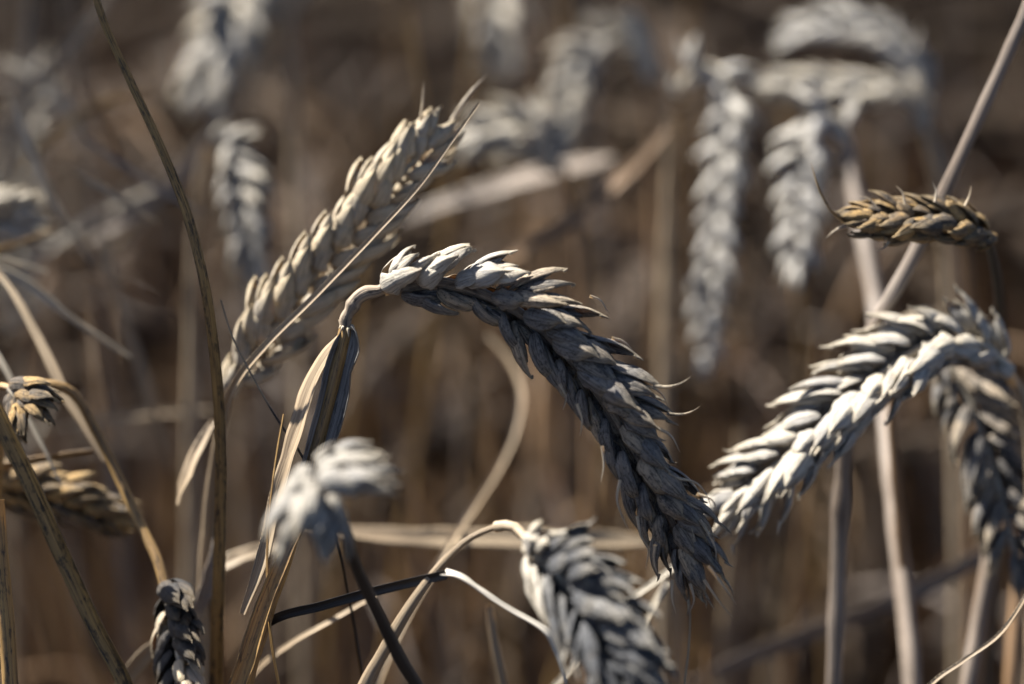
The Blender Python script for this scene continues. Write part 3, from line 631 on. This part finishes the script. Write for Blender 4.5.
for lab, pts, w_, m_ in (
    ('faint pale straw leaf slanting up steeply through the hazy corner', A((-10, 150, .74), (40, 80, .742), (90, 20, .745), (120, -20, .75)), 3.2, M_straw),
    ('faint golden straw leaf fanning out over the hazy upright ear', A((20, 170, .72), (60, 128, .72), (110, 100, .722), (150, 92, .725)), 2.2, M_straw_gold),
    ('faint straw leaf with a bright bend near the tall brown leaf', A((0, 60, .76), (30, 72, .76), (62, 100, .76), (84, 150, .762)), 3.0, M_straw_pale),
    ('soft tan leaf dropping almost straight down the hazy corner', A((30, -20, .78), (24, 60, .78), (12, 150, .78), (4, 240, .785)), 3.5, M_straw),
    ('soft grey leaf slanting low behind the tall brown leaf', A((90, 240, .74), (130, 215, .74), (175, 180, .742), (215, 130, .745)), 3.2, M_straw_grey),
    ('thin tan straw leaf leaning behind the sloping pale leaf', A((100, 215, .70), (110, 270, .70), (128, 330, .702), (152, 400, .705), (170, 470, .71)), 2.4, M_straw)):
    leaf(lab, pts, [(0, .8), (.3, w_), (.7, w_), (1, .6)], m_, ang=(-.3, .4), fold=.25)
leaf('bright blurred leaf end hanging beside the faint hooked ear', A((628, 10, .80), (640, 42, .80), (652, 80, .80)), [(0, 3), (.4, 6), (1, 4)], M_straw_pale, ang=-.4, fold=.2)
leaf('blurred greyish leaf lying in a slant behind the two bright stalks', A((1010, 535, .70), (960, 568, .70), (900, 598, .70), (830, 625, .70), (740, 660, .70), (690, 684, .70)), [(0, 3), (.3, 4.5), (.8, 4), (1, 2)], M_straw_grey, ang=-.4, fold=.15)
straw('blurred slim brown straw standing behind the hanging dark ear', A((1000, 520, .66), (986, 590, .655), (972, 690, .65)), hw(17, .65), M_straw_brown)
straw('pale stalk running down from under the hanging dark ear', A((994, 500, .640), (988, 560, .637), (976, 630, .634), (966, 692, .63)), hw(15, .63), M_straw_grey)
straw('short blurred straw at the edge below the hanging dark ear', A((1016, 540, .66), (1014, 610, .655), (1010, 692, .65)), hw(14, .65), M_straw_brown)
leaf('thin cream straw leaf curving up out of the bottom corner', A((1044, 560, .575), (1026, 596, .574), (1000, 634, .574), (962, 662, .575), (926, 690, .576)), [(0, .8), (.5, 1.4), (1, 1.4)], M_straw, ground=True, ang=.2, fold=.4, step=.001)
leaf('hair-thin straw hanging below the tip of the sharp ear', A((688, 585, .557), (690, 610, .557), (689, 645, .558), (684, 692, .559)), [(0, .4), (.5, .65), (1, .8)], M_straw, ground=True, ang=.3, fold=.4, step=.001)
leaf('blurred short pale straw crossing behind the tip of the sharp ear', A((676, 566, .60), (655, 582, .60), (628, 602, .60), (600, 630, .602), (570, 670, .605), (545, 700, .607)), [(0, 1.2), (.4, 2.1), (1, 2.0)], M_straw_pale, ground=True, ang=.4, fold=.3)
leaf('second blurred short straw branching under the tip of the sharp ear', A((668, 582, .597), (658, 600, .597), (646, 620, .598), (630, 660, .6)), [(0, 1.8), (.5, 1.8), (1, 1.2)], M_straw_pale, ground=True, ang=.4, fold=.3)
straw('thin blurred upright straw just inside the bent black and white leaf', A((490, 606, .60), (494, 640, .602), (504, 692, .605)), hw(10, .6), M_straw)
leaf('pale blurred leaf scrap low behind the thick golden sheath', A((282, 545, .62), (250, 553, .618), (222, 566, .617), (205, 590, .617)), [(0, 2), (.5, 3.4), (1, 1.2)], M_straw, ang=.4, fold=.2)
leaf('blurred tan leaf passing low behind the dark shaded stalk', A((376, 596, .585), (330, 622, .588), (290, 645, .592), (250, 680, .6)), [(0, 1), (.4, 2.4), (1, 2)], M_straw, ground=True, ang=.5, fold=.3)
leaf('pale dusty leaf standing next to the dark blotched ear at the bottom', A((196, 612, .60), (208, 585, .60), (214, 560, .60), (218, 530, .602)), [(0, 2.5), (.5, 3.5), (1, 1)], M_straw_grey, ang=.4, fold=.2)
leaf('cream leaf scrap leaning on the dark blotched ear from behind', A((118, 690, .60), (134, 668, .598), (150, 650, .597), (166, 640, .597)), [(0, 2.5), (.5, 3.8), (1, 2)], M_straw, ang=.4, fold=.2)

g2 = np.random.default_rng(91)
for k in range(16):
    x0, y0 = g2.uniform(-40, 120), g2.uniform(60, 430); a_ = g2.uniform(-1.3, 1.3) + (1.57 if k % 3 == 0 else 0); L_ = g2.uniform(70, 190); d_ = g2.uniform(.61, .76)
    dx_, dy_ = math.cos(a_), math.sin(a_); b_ = g2.normal(0, .18)
    pts = A(*[(x0 + L_ * t * dx_ - b_ * L_ * t * t * dy_, y0 + L_ * t * dy_ + b_ * L_ * t * t * dx_, d_ + .01 * t) for t in (0, .33, .66, 1)])
    o = leaf('thin dry leaf in the tangle of crossing leaves along the edge', pts, [(0, .5), (.3, 1.9), (.7, 1.6), (1, .4)], (M_straw, M_straw_pale, M_straw_brown, M_straw_grey)[k % 4], ang=(g2.uniform(-1, 1), g2.uniform(-1, 1)), fold=.35)
    o['group'] = 'tangled thin leaves along the edge'

# ------------------------------------------------------------------ the stand of wheat behind: single plants, then the mass beyond
def merge(mb, arr, M, t):
    v, f, uv, rn = arr
    mb.v.append(v @ M.T + t); mb.f.append(f + mb.n); mb.uv.append(uv); mb.rn.append(rn); mb.n += len(v)
SP2 = [spikelet_mb(np.random.default_rng(900 + k), None, 1.1, .7, 2).arrays() for k in range(6)]
def ear_mb(P, n, rng, size=1.0, ref=(0, -3, .7)):
    C, x = spline(P, .002); T, Nn, F = frames(C, np.array(ref)); mb = MB()
    tube(mb, C, 1.0 * MM, 6, rng=rng)
    phi = rng.uniform(0, 3.1)
    for i in range(n):
        t = i / (n - 1); k = int(t * (len(C) - 1) * .92); sg = 1 if i % 2 == 0 else -1
        O = sg * (Nn[k] * math.cos(phi) + F[k] * math.sin(phi)); tl = .42 + rng.normal(0, .05)
        Z = T[k] * math.cos(tl) + O * math.sin(tl); X = O * math.cos(tl) - T[k] * math.sin(tl); Y = np.cross(Z, X)
        sc = size * np.interp(t, [0, .15, .8, 1], [.7, 1, 1, .7])
        merge(mb, SP2[int(rng.integers(6))], np.stack([X, Y, Z], 1) * sc, C[k] + O * .9 * MM)
    return mb
def plant_shape(rng):
    """stalk, ear and leaf curves of one wheat plant standing at the origin"""
    h = rng.uniform(.60, .71); lean = rng.uniform(.0, .07); droop = rng.uniform(.6, 2.6)
    st = [np.array([0, 0, -.01]), np.array([lean * .2, rng.normal(0, .01), h * .35]), np.array([lean * .6, rng.normal(0, .012), h * .7]), np.array([lean, rng.normal(0, .012), h * .9])]
    d = unit(np.array([.12, 0, 1.0])); p = st[-1].copy(); a = 0.12
    for k in range(4):
        a += droop * .22; p = p + .022 * np.array([math.sin(a), rng.normal(0, .05), math.cos(a)]); st.append(p.copy())
    er = [p.copy()]
    for k in range(4):
        a = min(a + droop * .08, 3.0); p = p + .0225 * np.array([math.sin(a), rng.normal(0, .05), math.cos(a)]); er.append(p.copy())
    leaves = []
    for q in (.2, .36, .52, .68):
        c0 = np.array([lean * q, 0, h * q]); b = rng.uniform(0, 6.28); L = rng.uniform(.10, .2); up = rng.uniform(.05, .3)
        di = np.array([math.cos(b), math.sin(b), 0])
        leaves.append(np.array([c0, c0 + di * L * .14 + [0, 0, L * up], c0 + di * L * .26 + [0, 0, L * up * .3 - .15 * L], c0 + di * L * rng.uniform(.2, .4) - [0, 0, L * .75]]))
    return np.array(st), np.array(er), leaves
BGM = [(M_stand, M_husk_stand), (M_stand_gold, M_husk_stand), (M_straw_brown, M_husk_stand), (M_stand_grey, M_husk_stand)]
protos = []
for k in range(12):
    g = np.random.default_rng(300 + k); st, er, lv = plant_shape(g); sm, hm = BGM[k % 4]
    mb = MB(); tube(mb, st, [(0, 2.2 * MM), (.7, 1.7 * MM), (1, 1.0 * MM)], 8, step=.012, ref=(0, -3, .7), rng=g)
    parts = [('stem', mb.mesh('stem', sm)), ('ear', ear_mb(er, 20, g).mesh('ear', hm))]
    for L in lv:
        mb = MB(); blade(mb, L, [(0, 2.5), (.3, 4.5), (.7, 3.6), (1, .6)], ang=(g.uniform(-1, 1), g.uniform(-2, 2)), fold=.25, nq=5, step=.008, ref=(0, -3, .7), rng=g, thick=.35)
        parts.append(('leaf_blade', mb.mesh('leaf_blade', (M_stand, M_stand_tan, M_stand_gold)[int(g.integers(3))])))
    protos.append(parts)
def field_plant(k, loc, rz, sc):
    r = root('wheat_plant', 'blurred wheat plant standing deep in the brown background', 'wheat plant', loc, 'blurred wheat plants standing behind')
    r.rotation_euler = (RNG.normal(0, .05), RNG.normal(0, .05), rz); r.scale = (sc,) * 3
    for nm, me in protos[k]: link(nm, me, r)
g = np.random.default_rng(77)
half = W * .5 * 36 / LENS / W
cnt = 0
for _ in range(285):
    d = math.sqrt(g.uniform(.84 ** 2, 1.75 ** 2)); xx = g.uniform(-1, 1) * half * d * 1.12
    field_plant(int(g.integers(3)) * 4 + (int(g.integers(1, 4)) if d < 1.25 and g.random() < .75 else 0), (xx, d * math.cos(PITCH), 0), g.uniform(0, 6.28), g.uniform(.88, 1.04)); cnt += 1

for k in range(230):
    d = g.uniform(.72, 1.1) if k < 165 else g.uniform(.64, .80); xx = g.uniform(-1, 1) * half * d * 1.05; y0 = d * math.cos(PITCH); h = g.uniform(.5, .8) if k < 165 else g.uniform(.45, .69); lx = g.normal(0, .09); ly = abs(g.normal(0, .05))
    P = np.array([[xx + lx, y0 + ly, h], [xx + lx * .6, y0 + ly * .6, h * .66], [xx + lx * .25 + g.normal(0, .004), y0 + ly * .25, h * .33], [xx, y0, -.01]])
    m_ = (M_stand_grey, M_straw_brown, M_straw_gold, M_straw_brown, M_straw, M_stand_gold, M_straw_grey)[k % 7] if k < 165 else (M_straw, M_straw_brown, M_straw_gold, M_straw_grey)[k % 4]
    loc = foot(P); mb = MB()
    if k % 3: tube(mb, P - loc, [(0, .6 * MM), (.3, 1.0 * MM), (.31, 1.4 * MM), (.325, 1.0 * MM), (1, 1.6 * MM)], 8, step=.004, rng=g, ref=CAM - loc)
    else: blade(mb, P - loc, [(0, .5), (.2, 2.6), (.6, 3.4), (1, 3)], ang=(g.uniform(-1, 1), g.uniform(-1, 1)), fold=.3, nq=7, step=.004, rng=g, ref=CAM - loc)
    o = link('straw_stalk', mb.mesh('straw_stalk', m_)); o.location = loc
    tag(o, 'thin blurred bare straw without an ear among the stalks behind', 'straw stalk', 'bare straws behind')

def low_plant(rng, dens=14):
    st, er, lv = plant_shape(rng)
    a = MB(); tube(a, st, [(0, 1.9 * MM), (1, 1.0 * MM)], 5, step=.05, ref=(0, -3, .7), rng=rng)
    for L in lv: blade(a, L, [(0, 3), (.3, 6.5), (.7, 5), (1, .6)], ang=(rng.uniform(-1, 1), rng.uniform(-2, 2)), fold=.25, nq=3, step=.03, ref=(0, -3, .7), rng=rng, thick=.4)
    C, x = spline(er, .004); T, Nn, F = frames(C, np.array((0, -3, .7)))
    for i in range(14):
        t = i / 13; k = int(t * (len(C) - 1)); sg = 1 if i % 2 else -1; ax = unit(T[k] + sg * Nn[k] * .5); sd = np.cross(ax, F[k])
        s = np.array([0, .35, .75, 1]); w = np.array([.8, 3.6, 2.6, .3]) * MM; ph = np.linspace(0, 6.283, 5, endpoint=False)
        P = C[k] + sg * Nn[k] * .001 + ax * (s * .011)[:, None, None] + w[:, None, None] * (np.cos(ph)[None, :, None] * sd + np.sin(ph)[None, :, None] * F[k] * .7)
        a.grid(P, s * 10, np.linspace(0, 8, 6), rng.random(), s, True)
    return a.arrays()
lows = [low_plant(np.random.default_rng(500 + k)) for k in range(10)]
mass = MB(); cnt = 0
while cnt < 3200:
    x = g.uniform(-1.5, 1.5); y = g.uniform(.35, 4.2); d = y / math.cos(PITCH)
    inside = abs(x) < half * d * 1.15 + .015
    if inside and d < 1.72: continue
    if abs(x) > half * d * 1.15 + .45 or (d < .45): continue
    if d < 1.72 and abs(x) < half * d * 1.15 + .16: continue
    rz = g.uniform(0, 6.283); c, s = math.cos(rz), math.sin(rz); sc = g.uniform(.88, 1.04) * (.86 if d < 1.2 else 1)
    merge(mass, lows[int(g.integers(10))], np.array([[c, -s, 0], [s, c, 0], [0, 0, 1]]) * sc, np.array([x, y, 0])); cnt += 1
cnt = 0
while cnt < 1500:                                       # the crop goes on beside and behind the viewer
    x = g.uniform(-1.6, 1.6); y = g.uniform(-1.7, .5)
    if y > -.12 and abs(x) < half * max(y, 0) + .26: continue
    if abs(x) < .16 and y > -.5: continue
    rz = g.uniform(0, 6.283); c, s = math.cos(rz), math.sin(rz); sc = g.uniform(.95, 1.2)
    if x < -.1 and y > .1: sc *= .85
    merge(mass, lows[int(g.integers(10))], np.array([[c, -s, 0], [s, c, 0], [0, 0, 1]]) * sc, np.array([x, y, 0])); cnt += 1
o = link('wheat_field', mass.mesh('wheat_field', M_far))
tag(o, 'brown mass of ripe wheat filling the far background', 'wheat field', kind='stuff')
